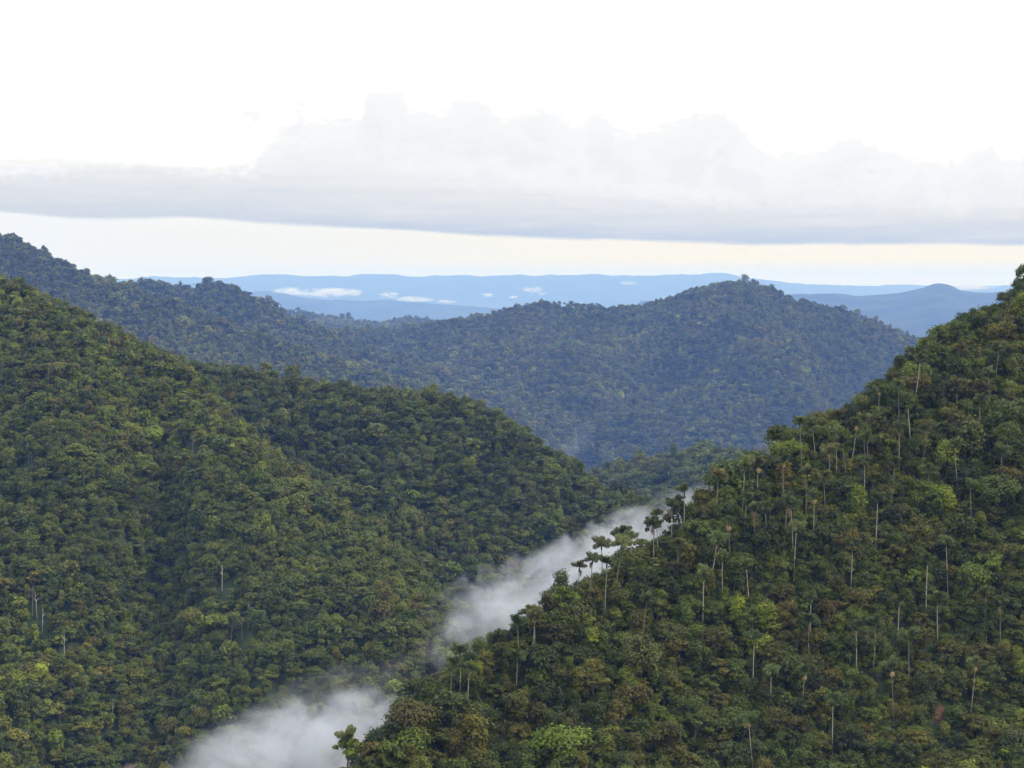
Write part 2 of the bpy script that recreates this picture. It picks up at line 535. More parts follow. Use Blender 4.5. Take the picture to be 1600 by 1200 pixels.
H_MID = Hill('middle_hill', [
    [(100, 1150, 1230), (500, 1150, 1230), (900, 1200, 1150), (1350, 1250, 1150)],
    [(100, 900, 1390), (400, 880, 1390), (560, 900, 1370), (700, 960, 1330), (900, 960, 1300), (1350, 1020, 1250)],
    [(100, 480, 1680), (200, 535, 1668), (300, 567, 1660), (400, 584, 1640), (500, 599, 1620), (600, 611, 1600), (700, 624, 1570), (780, 649, 1545), (830, 686, 1515), (880, 716, 1495), (930, 750, 1470), (980, 777, 1450), (1050, 792, 1440), (1150, 800, 1430), (1350, 900, 1420)]],
    100, 1350, 260, 110, BACK, (22.0, 180.0), canopy=7.5, seed=15)
H_KNOLL = Hill('valley_knoll', [
    [(800, 950, 2100), (1100, 950, 2100), (1500, 950, 2100)],
    [(800, 805, 2575), (880, 766, 2562), (930, 738, 2550), (1000, 722, 2538), (1060, 710, 2512), (1130, 704, 2488), (1190, 714, 2475), (1300, 740, 2462), (1500, 800, 2438)]],
    800, 1500, 110, 50, BACK2, (22.0, 210.0), canopy=12, seed=21)
H_RIDGE = Hill('left_ridge', [
    [(-500, 900, 3648), (0, 900, 3648), (500, 900, 3744), (800, 900, 3840)],
    [(-500, 345, 5088), (-250, 330, 4992), (0, 363, 4915), (60, 386, 4896), (140, 426, 4877), (170, 434, 4858), (230, 452, 4838), (300, 480, 4800), (400, 520, 4742), (520, 556, 4685), (650, 600, 4646), (800, 660, 4608)]],
    -500, 800, 190, 70, BACK2, (64.0, 420.0), canopy=19, seed=27)
H_SHOULDER = Hill('shoulder_ridge', [
    [(60, 760, 4934), (400, 760, 4934), (900, 800, 4934)],
    [(60, 470, 6048), (150, 440, 6026), (200, 438, 6006), (240, 436, 5986), (270, 446, 5986), (300, 447, 5986), (325, 438, 5975), (350, 442, 5964), (375, 452, 5964), (400, 464, 5942), (420, 472, 5942), (450, 491, 5922), (480, 501, 5911), (520, 518, 5902), (600, 545, 5880), (900, 640, 5774)]],
    60, 900, 150, 50, BACK2, (42.0, 420.0), canopy=24, seed=35)
H_MOUNT = Hill('central_mountain', [
    [(400, 1000, 4994), (900, 1000, 4994), (1850, 1000, 5106)],
    [(400, 760, 5683), (700, 760, 5594), (1000, 700, 5594), (1150, 660, 5506), (1400, 760, 5683), (1850, 820, 5772)],
    [(400, 535, 6994), (480, 514, 6994), (570, 512, 6971), (650, 506, 6882), (700, 498, 6793), (740, 494, 6770), (780, 486, 6749), (820, 476, 6727), (860, 470, 6704), (905, 474, 6704), (950, 481, 6704), (1010, 474, 6660), (1080, 454, 6616), (1120, 445, 6593), (1155, 440, 6571), (1195, 446, 6571), (1240, 466, 6571), (1300, 477, 6571), (1370, 502, 6571), (1445, 531, 6571), (1600, 592, 6550), (1850, 690, 6550)]],
    400, 1850, 240, 80, BACK2, (165.0, 600.0), canopy=18, seed=44)
BACK5 = [(230, 60), (760, 300), (1700, 800)]
H_BLUE = Hill('blue_forest_hill', [
    [(250, 640, 7600), (1000, 640, 7600)],
    [(250, 500, 10260), (400, 478, 10165), (460, 489, 10070), (520, 496, 10070), (580, 505, 10070), (640, 499, 10070), (690, 505, 10070), (800, 520, 10070), (1000, 530, 10070)]],
    250, 1000, 100, 50, BACK5, (57.0, 800.0), canopy=18, seed=51)
BACK12 = [(1200, 180), (4200, 700), (9000, 1500)]
H_B1 = Hill('distant_blue_ridge', [
    [(100, 560, 22651), (1200, 560, 22651)],
    [(100, 480, 33043), (300, 470, 32776), (385, 455, 32510), (430, 456, 32244), (470, 464, 31977), (520, 469, 31977), (560, 470, 31977), (600, 466, 31977), (630, 471, 31977), (700, 477, 31977), (780, 480, 31977), (900, 486, 31977), (1200, 490, 31977)]],
    100, 1200, 560, 60, BACK12, (180.0, 2400.0), canopy=5, seed=63)
H_B2 = Hill('distant_blue_peak', [
    [(1000, 640, 12138), (2000, 640, 12138)],
    [(1000, 470, 22325), (1150, 464, 22108), (1230, 460, 21675), (1300, 458, 21675), (1340, 461, 21675), (1400, 457, 21675), (1440, 449, 21458), (1468, 443, 21458), (1485, 446, 21458), (1505, 455, 21458), (1560, 457, 21242), (1620, 456, 21242), (1750, 450, 21242), (2000, 450, 21242)]],
    1000, 2000, 520, 70, BACK12, (35.0, 2400.0), canopy=5, seed=70)
BACK30 = [(3400, 140), (9000, 700), (18000, 1400)]
H_F = Hill('pale_far_range', [
    [(-400, 500, 45000), (2000, 500, 45000)],
    [(-400, 440, 52312), (150, 440, 52312), (270, 433, 52312), (330, 434, 52312), (380, 432, 52312), (440, 429, 52312), (520, 431, 52312), (600, 427, 52312), (650, 431, 52312), (700, 431, 52312), (760, 430, 52312), (830, 431, 52312), (900, 430, 52312), (1000, 431, 52312), (1060, 430, 52312),
     (1110, 428, 52312), (1140, 427, 52312), (1170, 434, 52312), (1200, 437, 52312), (1240, 442, 53156), (1300, 445, 54000), (1350, 447, 54000), (1420, 446, 55688), (1480, 449, 55688), (1540, 447, 55688), (1620, 448, 55688), (2000, 447, 55688)]],
    -400, 2000, 800, 50, BACK30, (120.0, 2600.0), canopy=3, seed=81)

for h in (H_RIGHT, H_LEFT, H_MID, H_KNOLL, H_RIDGE, H_SHOULDER, H_MOUNT):
    h.build(M_SOIL)
for h in (H_BLUE, H_B1, H_B2, H_F):
    # rough forested surface in the mesh itself
    sc = {'blue_forest_hill': 110, 'distant_blue_ridge': 700, 'distant_blue_peak': 620, 'pale_far_range': 800}[h.name]
    am = {'blue_forest_hill': 26, 'distant_blue_ridge': 90, 'distant_blue_peak': 40, 'pale_far_range': 130}[h.name]
    h.Z = h.Z + am * (fbm(h.X, h.Y * 0.5, sc, 5, 5) - 0.5)
    if h is not H_BLUE:      # tree-covered humps along the skyline
        h.Z = h.Z + {'distant_blue_ridge': 34, 'distant_blue_peak': 20, 'pale_far_range': 62}[h.name] * (fbm(h.X, h.Y * 0.2, {'distant_blue_ridge': 260, 'distant_blue_peak': 170, 'pale_far_range': 520}[h.name], 2, 9) - 0.5)
    h.build(M_FARHILL if h is H_BLUE else M_FARRANGE)

# lowland: one sheet to the horizon
n = 60
gx = np.linspace(-240000, 240000, n); gy = np.concatenate([np.linspace(-9000, 9000, 12), np.linspace(12000, 300000, 50)])
GX, GY = np.meshgrid(gx, gy)
idx = np.arange(GX.size).reshape(GX.shape)
F = np.stack([idx[:-1, :-1], idx[:-1, 1:], idx[1:, 1:], idx[1:, :-1]], -1).reshape(-1, 4)
tag(link('ground', mesh('ground', np.stack([GX, GY, np.zeros_like(GX)], -1).reshape(-1, 3), F, M_PLAIN)), 'hazy flat lowland reaching to the horizon', 'ground', kind='structure')

# ------------------------------------------------------------------ trees
def unit(v):
    return v / np.maximum(np.linalg.norm(v, axis=-1, keepdims=True), 1e-9)


def leaf_cards(C, Nrm, size, g, aspect=1.5):
    """folded four-cornered leaf sprays at C facing Nrm"""
    n = len(C)
    r = unit(g.normal(size=(n, 3)))
    T = unit(np.cross(Nrm, r)); B = np.cross(Nrm, T)
    s = size * g.uniform(0.6, 1.35, (n, 1))
    a = s * aspect * 0.5; b = s * 0.5
    drop = Nrm * s * 0.18
    V = np.stack([C - T * a - drop, C + B * b, C + T * a - drop, C - B * b], 1).reshape(-1, 3)
    F = np.arange(4 * n).reshape(n, 4)
    lv = np.repeat(g.uniform(0, 1, n), 4)
    return V, F, lv


def crown_arrays(lobes, n, size, seed, up=0.55, under=0.4):
    """leaf sprays over a set of ellipsoid lobes (x, y, z, rx, rz): dense on their upper shells, gaps between lobes"""
    g = np.random.default_rng(seed)
    L = np.array(lobes)
    w = L[:, 3] ** 2; w = w / w.sum()
    k = g.choice(len(L), n, p=w)
    d = unit(g.normal(size=(n, 3)))
    flip = (d[:, 2] < -0.15) & (g.uniform(size=n) > under)
    d[flip, 2] *= -1
    rad = np.where(g.uniform(size=n) < 0.14, g.uniform(1.0, 1.42, n), g.uniform(0.66, 1.08, n))
    R3 = np.stack([L[k, 3], L[k, 3], L[k, 4]], 1)
    bump = 1 + 0.26 * np.sin(d * 5.5 + k[:, None] * 1.7).sum(1) / 3 + 0.12 * np.sin(d * 11 + k[:, None]).sum(1) / 3
    C = L[k, :3] + d * R3 * (rad * bump)[:, None]
    N = unit(unit(d / R3) + np.array([0, 0, up]) + g.normal(size=(n, 3)) * 0.42)
    V, F, lv = leaf_cards(C, N, size, g)
    lobe_v = np.repeat(g.uniform(0, 1, len(L))[k], 4)      # sprigs of one bough share some of their shade of green
    return V, F, 0.45 * lv + 0.55 * lobe_v


def tube_arrays(pts, radii, sides=6):
    pts = np.asarray(pts, float)
    V, F = [], []
    for i, p in enumerate(pts):
        t = unit(pts[min(i + 1, len(pts) - 1)] - pts[max(i - 1, 0)])
        a = unit(np.cross(t, [0.3, 1, 0.1])); b = np.cross(t, a)
        for k in range(sides):
            an = 2 * math.pi * k / sides
            V.append(p + radii[i] * (math.cos(an) * a + math.sin(an) * b))
    for i in range(len(pts) - 1):
        for k in range(sides):
            k2 = (k + 1) % sides
            F.append((i * sides + k, i * sides + k2, (i + 1) * sides + k2, (i + 1) * sides + k))
    return np.array(V), np.array(F)


def join(parts):
    V, F, o = [], [], 0
    for v, f in parts:
        V.append(v); F.append(f + o); o += len(v)
    return np.concatenate(V), np.concatenate(F)


def trunk_arrays(h, r, lobes, seed, limbs=5):
    g = np.random.default_rng(seed)
    bend = g.uniform(-0.5, 0.5, 2)
    zs = np.linspace(-2.0, h, 6)
    pts = [(bend[0] * (z / h) ** 2, bend[1] * (z / h) ** 2, z) for z in zs]
    parts = [tube_arrays(pts, r * np.linspace(1.25, 0.55, 6))]
    for l in sorted(lobes, key=lambda q: -q[3])[:limbs]:
        s = np.array(pts[3 if g.uniform() < 0.5 else 4]); e = np.array(l[:3]) - (0, 0, l[4] * 0.3)
        mid = (s + e) / 2 + g.normal(size=3) * 0.3 - (0, 0, 0.3)
        parts.append(tube_arrays([s, mid, e], [r * 0.5, r * 0.36, r * 0.15], 5))
    return join(parts)


def dome_lobes(seed, R, h, zc, n, rl, flat=0.6, skirt=0):
    """lobes spread over a dome of radius R, height h whose rim is at zc"""
    g = np.random.default_rng(seed)
    out = []
    for i in range(n):
        q = math.sqrt((i + 0.5) / n); an = i * 2.39996 + g.uniform(-0.4, 0.4)
        r = R * q * g.uniform(0.85, 1.12)
        z = zc + h * (1 - q ** 2) + g.uniform(-0.5, 0.5)
        s = rl * g.choice([0.55, 0.8, 1.0, 1.35]) * g.uniform(0.85, 1.15)
        z += g.normal(0, 0.35)
        out.append((r * math.cos(an), r * math.sin(an), z, s, s * flat * g.uniform(0.85, 1.2)))
    for i in range(skirt):
        an = 6.283 * i / skirt + g.uniform(-0.5, 0.5)
        s = rl * g.uniform(0.8, 1.15)
        out.append((R * 0.72 * math.cos(an), R * 0.72 * math.sin(an), zc - rl * g.uniform(0.9, 1.9), s, s * flat * 1.2))
    return out


FORMS = [   # word for the form, lobes, trunk height
    ('round', dome_lobes(1, 3.4, 3.2, 7.4, 11, 1.9, 0.8, 5), 8.5),
    ('broad flat-topped', dome_lobes(2, 4.6, 1.9, 8.6, 14, 2.0, 0.6, 4), 9.0),
    ('lumpy', dome_lobes(3, 4.0, 2.8, 7.2, 11, 2.1, 0.8, 6), 8.0),
    ('tall narrow', dome_lobes(4, 2.4, 5.0, 6.6, 10, 1.7, 0.95, 5), 10.0),
    ('layered', [(x * 1.25, y * 1.25, z, s * 1.05, s * 0.38) for x, y, z, s, _ in dome_lobes(5, 3.6, 4.0, 7.2, 12, 1.9)], 9.5),
    ('open sparse', dome_lobes(6, 4.2, 3.2, 8.4, 9, 1.35, 0.6), 9.5),
    ('low spreading', dome_lobes(8, 5.0, 2.6, 6.4, 15, 2.1, 0.7, 6), 7.0),
    ('dense bushy', dome_lobes(9, 3.0, 2.6, 6.6, 9, 1.9, 0.85, 5), 7.0),
    ('ragged', dome_lobes(12, 4.2, 3.6, 6.8, 16, 1.25, 0.8, 7), 8.5),
    ('twin-topped', [(x - 2.3, y, z, a, b) for x, y, z, a, b in dome_lobes(13, 2.1, 2.4, 7.2, 7, 1.5, 0.85, 4)] + [(x + 2.2, y + 0.8, z - 1.3, a, b) for x, y, z, a, b in dome_lobes(14, 2.0, 2.0, 7.0, 6, 1.5, 0.8, 4)], 8.0),
    ('lopsided', [(x * 1.3 + 0.9, y * 0.8, z - 0.22 * x, a, b) for x, y, z, a, b in dome_lobes(15, 3.8, 2.8, 7.4, 12, 1.6, 0.7, 5)], 8.5),
    ('feathery', dome_lobes(16, 4.0, 3.0, 7.0, 26, 0.95, 0.7, 8), 8.0),
]


FORM_P = [0.10, 0.06, 0.11, 0.08, 0.05, 0.05, 0.10, 0.11, 0.12, 0.07, 0.07, 0.08]


def make_forms(n, size, tag_, mat, merge):
    """meshes for every form; merge: crown and trunk in one mesh (for the forest masses)"""
    res = []
    for i, (w, lobes, th) in enumerate(FORMS):
        nn = int(n * (0.6 if w == 'open sparse' else 1.0))
        V, F, lv = crown_arrays(lobes, nn, size, 100 + i)
        tv, tf = trunk_arrays(th, 0.24, lobes, 200 + i, 6 if not merge else 3)
        if merge:
            me = mesh(tag_, np.concatenate([V, tv]), np.concatenate([F, tf + len(V)]), mat, {'leafv': np.concatenate([lv, np.zeros(len(tv))])})
            me.materials.append(M_BARK)
            mi = np.zeros(len(F) + len(tf), np.int32); mi[len(F):] = 1
            me.polygons.foreach_set('material_index', mi)
            res.append(me)
        else:
            res.append((mesh('crown', V, F, mat, {'leafv': lv}), mesh('trunk', tv, tf, M_BARK, smooth=True)))
    return res


def collection_of(name, meshes):
    c = bpy.data.collections.new(name)
    for me in meshes:
        o = bpy.data.objects.new(name, me)
        c.objects.link(o)
    return c


LOD_NEAR = collection_of('near_tree_kinds', make_forms(1500, 0.62, 'near_tree', M_LEAF, True))
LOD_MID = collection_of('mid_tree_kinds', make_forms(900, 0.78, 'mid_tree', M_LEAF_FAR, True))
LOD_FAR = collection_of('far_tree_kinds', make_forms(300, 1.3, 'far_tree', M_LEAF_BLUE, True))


def scatter_nodes(name, coll):
    ng = bpy.data.node_groups.new(name, 'GeometryNodeTree')
    ng.interface.new_socket('Geometry', in_out='INPUT', socket_type='NodeSocketGeometry')
    ng.interface.new_socket('Geometry', in_out='OUTPUT', socket_type='NodeSocketGeometry')
    N, L = ng.nodes, ng.links
    gi, go = N.new('NodeGroupInput'), N.new('NodeGroupOutput')
    m2p = N.new('GeometryNodeMeshToPoints')
    ci = N.new('GeometryNodeCollectionInfo')
    ci.inputs['Collection'].default_value = coll
    ci.inputs['Separate Children'].default_value = True
    ci.inputs['Reset Children'].default_value = True
    iop = N.new('GeometryNodeInstanceOnPoints')
    iop.inputs['Pick Instance'].default_value = True

    def named(nm, typ='FLOAT'):
        a = N.new('GeometryNodeInputNamedAttribute'); a.data_type = typ
        a.inputs['Name'].default_value = nm
        return a.outputs['Attribute']
    L.new(gi.outputs[0], m2p.inputs['Mesh'])
    L.new(m2p.outputs[0], iop.inputs['Points'])
    L.new(ci.outputs[0], iop.inputs['Instance'])
    L.new(named('pick', 'INT'), iop.inputs['Instance Index'])
    L.new(named('turn', 'FLOAT_VECTOR'), iop.inputs['Rotation'])
    L.new(named('size', 'FLOAT_VECTOR'), iop.inputs['Scale'])
    L.new(iop.outputs[0], go.inputs[0])
    return ng


def scatter(name, P, pick, turn, size, coll, label, category='forest'):
    me = bpy.data.meshes.new(name)
    me.vertices.add(len(P)); me.vertices.foreach_set('co', np.asarray(P, np.float32).ravel())
    a = me.attributes.new('pick', 'INT', 'POINT'); a.data.foreach_set('value', np.asarray(pick, np.int32))
    a = me.attributes.new('turn', 'FLOAT_VECTOR', 'POINT'); a.data.foreach_set('vector', np.asarray(turn, np.float32).ravel())
    a = me.attributes.new('size', 'FLOAT_VECTOR', 'POINT'); a.data.foreach_set('vector', np.asarray(size, np.float32).ravel())
    o = link(name, me)
    md = o.modifiers.new('scatter', 'NODES')
    md.node_group = scatter_nodes(name, coll)
    tag(o, label, category, kind='stuff')
    return o


def hill_points(h, spacing, margin_px=130, back=55.0, bottom=1290):
    """jittered grid over the visible face of a hill: positions (on the ground) and row"""
    x0, x1 = h.X.min(), h.X.max(); y0, y1 = h.Y.min(), h.Y[h.crest_row].max() + back
    gx = np.arange(x0, x1, spacing); gy = np.arange(y0, y1, spacing)
    X, Y = np.meshgrid(gx, gy)
    X = X + (np.arange(len(gy)) % 2)[:, None] * spacing * 0.5
    X = (X + rng.uniform(-0.42, 0.42, X.shape) * spacing).ravel()
    Y = (Y + rng.uniform(-0.42, 0.42, Y.shape) * spacing).ravel()
    z, row = h.ground(X, Y)
    ok = ~np.isnan(z)
    X, Y, z, row = X[ok], Y[ok], z[ok], row[ok]
    P = np.stack([X, Y, z], 1)
    px, py = project(P + np.array([0, 0, 10]))
    cy_ = np.interp(X / Y, h.sx, h.Y[h.crest_row])
    ok = (px > -margin_px) & (px < 1600 + margin_px) & (py < bottom) & (Y < cy_ + back)
    return P[ok], row[ok]


def tree_values(n, lo=0.62, hi=1.35):
    # many small crowns, some large, a few giants
    s = lo + (hi - lo) * rng.beta(1.5, 2.4, n) * 1.25
    s = s * np.where(rng.uniform(size=n) < 0.035, 1.5, 1.0)
    size = np.stack([s * rng.uniform(0.78, 1.25, n), s * rng.uniform(0.78, 1.25, n), s * rng.uniform(0.8, 1.25, n)], 1)
    turn = np.stack([rng.normal(0, 0.10, n), rng.normal(0, 0.10, n), rng.uniform(0, 6.28, n)], 1)
    return size, turn


def cover(h, name, spacing, coll, label, lo=0.62, hi=1.35, keep=None, back=55.0, bottom=1290):
    P, row = hill_points(h, spacing, back=back, bottom=bottom)
    if keep is not None:
        P = P[keep(P)]
    size, turn = tree_values(len(P), lo, hi)
    pick = rng.choice(len(FORMS), len(P), p=FORM_P)
    print(name, len(P))
    return scatter(name, P, pick, turn, size, coll, label)


SNAGS = [(100, 992, 17, 0.0, 'straight bleached bare trunk low on the left hillside'), (50, 915, 17, 0.05, 'bleached bare trunk leaning slightly at the left edge'),
          (57, 925, 15, -0.06, 'second thinner bleached trunk beside the leaning one at the left edge'), (300, 676, 18, 0.08, 'forked grey bare trunk high on the left hillside'),
          (388, 940, 15, 0.0, 'short grey bare trunk in the gully of the left hillside'), (378, 965, 13, 0.0, 'stubby grey trunk just below the one in the gully'),
          (176, 1092, 14, 0.0, 'grey bare trunk above the lower left foot of the hill'), (66, 950, 14, 0.03, 'small pale trunk just below the pair at the left edge'),
          (347, 885, 14, 0.02, 'thin pale trunk near the middle of the left hillside'), (44, 690, 15, 0.0, 'faint pale trunk under the crest at the left edge')]


def off_snags(P):
    px, py = project(P + np.array([0, 0, 9.0]))
    ok = np.ones(len(P), bool)
    ok &= ~((np.abs(px - 205) < 15) & (py > 1178) & (py < 1260))
    for a in SNAGS:
        ok &= ~((np.abs(px - a[0]) < 11) & (py > a[1] + 2) & (py < a[1] + 36))
    return ok


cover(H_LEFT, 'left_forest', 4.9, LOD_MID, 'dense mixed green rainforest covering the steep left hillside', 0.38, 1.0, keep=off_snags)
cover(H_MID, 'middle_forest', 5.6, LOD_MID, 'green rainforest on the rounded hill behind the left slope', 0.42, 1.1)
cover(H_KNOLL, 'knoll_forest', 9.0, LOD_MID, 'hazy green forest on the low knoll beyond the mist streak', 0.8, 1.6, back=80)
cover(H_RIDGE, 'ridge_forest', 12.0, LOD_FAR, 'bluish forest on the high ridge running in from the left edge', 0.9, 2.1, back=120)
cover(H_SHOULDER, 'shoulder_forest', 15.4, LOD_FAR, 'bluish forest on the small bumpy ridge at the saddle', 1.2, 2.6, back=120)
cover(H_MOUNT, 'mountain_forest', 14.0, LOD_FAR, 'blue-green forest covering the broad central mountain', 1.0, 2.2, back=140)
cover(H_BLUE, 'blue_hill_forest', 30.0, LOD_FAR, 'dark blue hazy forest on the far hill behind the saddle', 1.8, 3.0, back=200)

PALMS = [(1276, 666), (1255, 662), (1302, 649), (1330, 662, 'round'), (1354, 659), (1373, 610, 'round'), (1407, 602), (1426, 632), (1474, 595), (1495, 602), (1532, 629), (1444, 666), (1405, 670),
         (1309, 694, 'round'), (1298, 706, 'round'), (1326, 692), (1174, 722, 'long'), (1184, 728, 'round'), (1161, 728), (1120, 745), (1225, 722, 'round'), (1259, 741, 'long'), (1291, 745), (1396, 726), (1272, 777, 'round'),
         (1240, 790, 'long'), (1225, 782), (1202, 794), (1180, 797, 'long'), (1163, 782), (1142, 816, 'round'), (1562, 707), (1577, 670), (1555, 542), (1587, 546), (1547, 584), (1450, 737),
         (1110, 842, 'long'), (1172, 881), (1193, 926), (1266, 937), (1482, 847), (1465, 937), (1542, 926), (1562, 945, 'long'), (1366, 975), (1341, 979), (1420, 994), (1176, 1001), (1204, 1050),
         (1264, 971, 'long'), (1330, 851), (1397, 1046, 'round'), (1517, 1040, 'round'), (1178, 1129, 'round'), (1300, 1095), (1403, 941), (1446, 874), (1240, 825), (1250, 1052, 'round'),
         (918, 874, 'long'), (942, 851), (944, 880), (961, 851), (976, 836), (989, 844, 'round'), (1021, 816, 'long'), (1030, 806), (1049, 791, 'long'), (830, 962), (837, 956), (813, 977),
         (704, 1040), (727, 1046, 'round'), (807, 1028), (1070, 770), (1500, 700), (1520, 760), (1370, 780), (1350, 720), (1100, 900), (1130, 870), (1060, 850), (1430, 560), (1000, 940), (1360, 690)]
# --- the right hill: the largest trees one by one, the rest as one mass
RP, rrow = hill_points(H_RIGHT, 3.9, back=24.0)
SCAR = at(1466, 1112, 0)  # direction only, used below
px, py = project(RP + np.array([0, 0, 9.0]))
clear = ~((np.abs(px - 1466) < 22) & (py > 1064) & (py < 1152))
for p in PALMS:      # a gap in the canopy in front of each palm stem
    clear &= ~((np.abs(px - p[0]) < 11) & (py > p[1] + 14) & (py < p[1] + 58) & (rng.uniform(size=len(px)) < 0.5))
RP, px, py = RP[clear], px[clear], py[clear]
rsize, rturn = tree_values(len(RP), 0.3, 0.8)
big = rng.uniform(size=len(RP)) < 0.17
rsize[big] *= 1.22
rpick = rng.choice(len(FORMS), len(RP), p=FORM_P)
crest_y = np.interp(RP[:, 0] / RP[:, 1], H_RIGHT.sx, H_RIGHT.Y[H_RIGHT.crest_row])
inframe = (px > 8) & (px < 1592) & (py < 1192) & (RP[:, 1] < crest_y + 6)
app = np.where(inframe, rsize[:, 0] * rsize[:, 2] / RP[:, 1] ** 2, 0)
order = np.argsort(-app)[:300]
mask = np.zeros(len(RP), bool); mask[order] = True
print('right hill', len(RP))
scatter('right_forest', RP[~mask], rpick[~mask], rturn[~mask], rsize[~mask], LOD_NEAR, 'smaller trees filling the right hillside between the big crowns and palms')
UP, _ = hill_points(H_RIGHT, 2.9, back=16.0)
ux, uy = project(UP + np.array([0, 0, 3.0]))
UP = UP[~((np.abs(ux - 1466) < 14) & (uy > 1082) & (uy < 1140))]
us, ut = tree_values(len(UP), 0.2, 0.42)
scatter('undergrowth', UP, rng.integers(0, len(FORMS), len(UP)), ut, us, LOD_MID, 'low dark undergrowth between the trunks on the right hillside', 'undergrowth')

TINTS = [('dark green', (0.52, 0.58, 0.55)), ('olive', (1.15, 0.98, 0.85)), ('mid green', (0.9, 1.05, 0.85)), ('grey-green', (0.95, 0.98, 1.25)),
         ('brownish green', (1.25, 0.92, 0.95)), ('bright green', (1.4, 1.7, 1.0)), ('yellow-green', (1.95, 2.05, 1.1))]
TW = np.array([0.24, 0.22, 0.21, 0.13, 0.06, 0.10, 0.04])
SINGLE = make_forms(2200, 0.52, 'tree', leaf_material('single_tree_leaves', [(0.0, (0.071, 0.078, 0.011)), (1.0, (0.117, 0.118, 0.016))], 1.15, 0.22, 0.0, 0.012, 0.3), False)


def place_words(px, py):
    return f'{round(px / 16)}% across, {round(py / 12)}% down the photo'


used_places = set()


def single_tree(P, turn, size, f, tint, extra=None):
    word, tcol = TINTS[tint]
    form = FORMS[f][0]
    e = bpy.data.objects.new('broadleaf_tree', None)
    COL.objects.link(e)
    e.location = P; e.rotation_euler = turn; e.scale = size
    e.empty_display_size = 2
    kx, ky = project(np.array(P) + np.array([0, 0, 10.5 * size[2]]))
    lab = extra or f'{word} {form} tree, its top {place_words(kx, ky)}'
    tag(e, lab, 'tree', 'large trees on the right hillside')
    for nm, me in zip(('crown', 'trunk'), SINGLE[f]):
        o = bpy.data.objects.new(nm, me)
        COL.objects.link(o)
        o.parent = e
        if nm == 'crown':
            o.color = (*tcol, 1)
    return e


for i in order:
    single_tree(tuple(RP[i]), tuple(rturn[i]), tuple(rsize[i]), int(rpick[i]), int(rng.choice(len(TINTS), p=TW)))

# ------------------------------------------------------------------ palms
def palm_crown(seed, fronds, L, lift, plume):
    """bushy foxtail fronds arching out of a crownshaft at the origin"""
    g = np.random.default_rng(seed)
    Vs, Fs, A, o = [], [], [], 0
    for k in range(fronds):
        az = 2 * math.pi * k / fronds + g.uniform(-0.35, 0.35)
        el = lift + g.uniform(-0.65, 0.35)
        ll = L * g.uniform(0.85, 1.12)
        bend = 1.75 + g.uniform(-0.45, 0.45)
        # rachis: starts at el, bends down
        pts, p, a = [], np.array([0, 0, 0.0]), el
        ns = 12
        for s in range(ns + 1):
            pts.append(p.copy())
            p = p + ll / ns * np.array([math.cos(az) * math.cos(a), math.sin(az) * math.cos(a), math.sin(a)])
            a -= bend / ns * (0.25 + 2.3 * (s / ns) ** 1.6)
        pts = np.array(pts)
        v, f = tube_arrays(pts, np.linspace(0.09, 0.02, ns + 1), 4)
        Vs.append(v); Fs.append(f + o); A.append(np.full(len(v), 0.3)); o += len(v)
        shade = g.uniform(0, 1)
        n = 190
        t = g.uniform(0.08, 1.0, n) ** 0.85 * ns
        i = np.clip(t.astype(int), 0, ns - 1); fr = (t - i)[:, None]
        C = pts[i] * (1 - fr) + pts[i + 1] * fr
        T = unit(pts[i + 1] - pts[i])
        side = unit(np.cross(T, [0, 0, 1.0])); upv = np.cross(side, T)
        an = np.where(g.uniform(size=n) < 0.5, 0, math.pi) + g.normal(0, plume, n)
        W = unit(side * np.cos(an)[:, None] + upv * np.sin(an)[:, None] + T * 0.45 - np.array([0, 0, 0.25]))
        ln = (1.15 * np.sin(np.clip(t / ns, 0.1, 0.97) * math.pi) ** 0.6 * g.uniform(0.75, 1.15, n))[:, None] * L / 3.6
        wd = 0.16 * T * g.uniform(0.8, 1.3, (n, 1))
        tip = C + W * ln - np.array([0, 0, 0.22]) * ln
        midp = C + W * ln * 0.5
        V = np.stack([C, midp - wd, tip, midp + wd], 1).reshape(-1, 3)
        F = np.arange(4 * n).reshape(n, 4) + o
        Vs.append(V); Fs.append(F); A.append(np.repeat(0.5 * shade + 0.5 * g.uniform(0, 1, n), 4)); o += len(V)
    return np.concatenate(Vs), np.concatenate(Fs), np.concatenate(A)


def flower_arrays(seed, kind):
    """hanging brush of flower or fruit strands below the crownshaft"""
    g = np.random.default_rng(seed)
    parts = []
    az = g.uniform(0, 6.28)
    if kind == 'round':       # short rounded tuft
        for k in range(34):
            d = unit(g.normal(size=3)); d[2] -= 0.4
            parts.append(tube_arrays([(0.35 * math.cos(az), 0.35 * math.sin(az), -0.9), (0.35 * math.cos(az) + d[0] * 0.55, 0.35 * math.sin(az) + d[1] * 0.55, -1.0 + d[2] * 0.5), (0.35 * math.cos(az) + d[0] * 0.8, 0.35 * math.sin(az) + d[1] * 0.8, -1.35 + d[2] * 0.7)], [0.11, 0.12, 0.05], 4))
    else:                     # long drooping sheath and strands
        for k in range(16):
            a2 = az + g.normal(0, 0.35)
            r = g.uniform(0.5, 0.9)
            parts.append(tube_arrays([(0.12 * math.cos(a2), 0.12 * math.sin(a2), -0.8), (r * math.cos(a2), r * math.sin(a2), -1.2), (r * 1.1 * math.cos(a2), r * 1.1 * math.sin(a2), -2.2), (r * 0.9 * math.cos(a2), r * 0.9 * math.sin(a2), -g.uniform(2.6, 3.6))], [0.08, 0.13, 0.12, 0.04], 4))
    return join(parts)


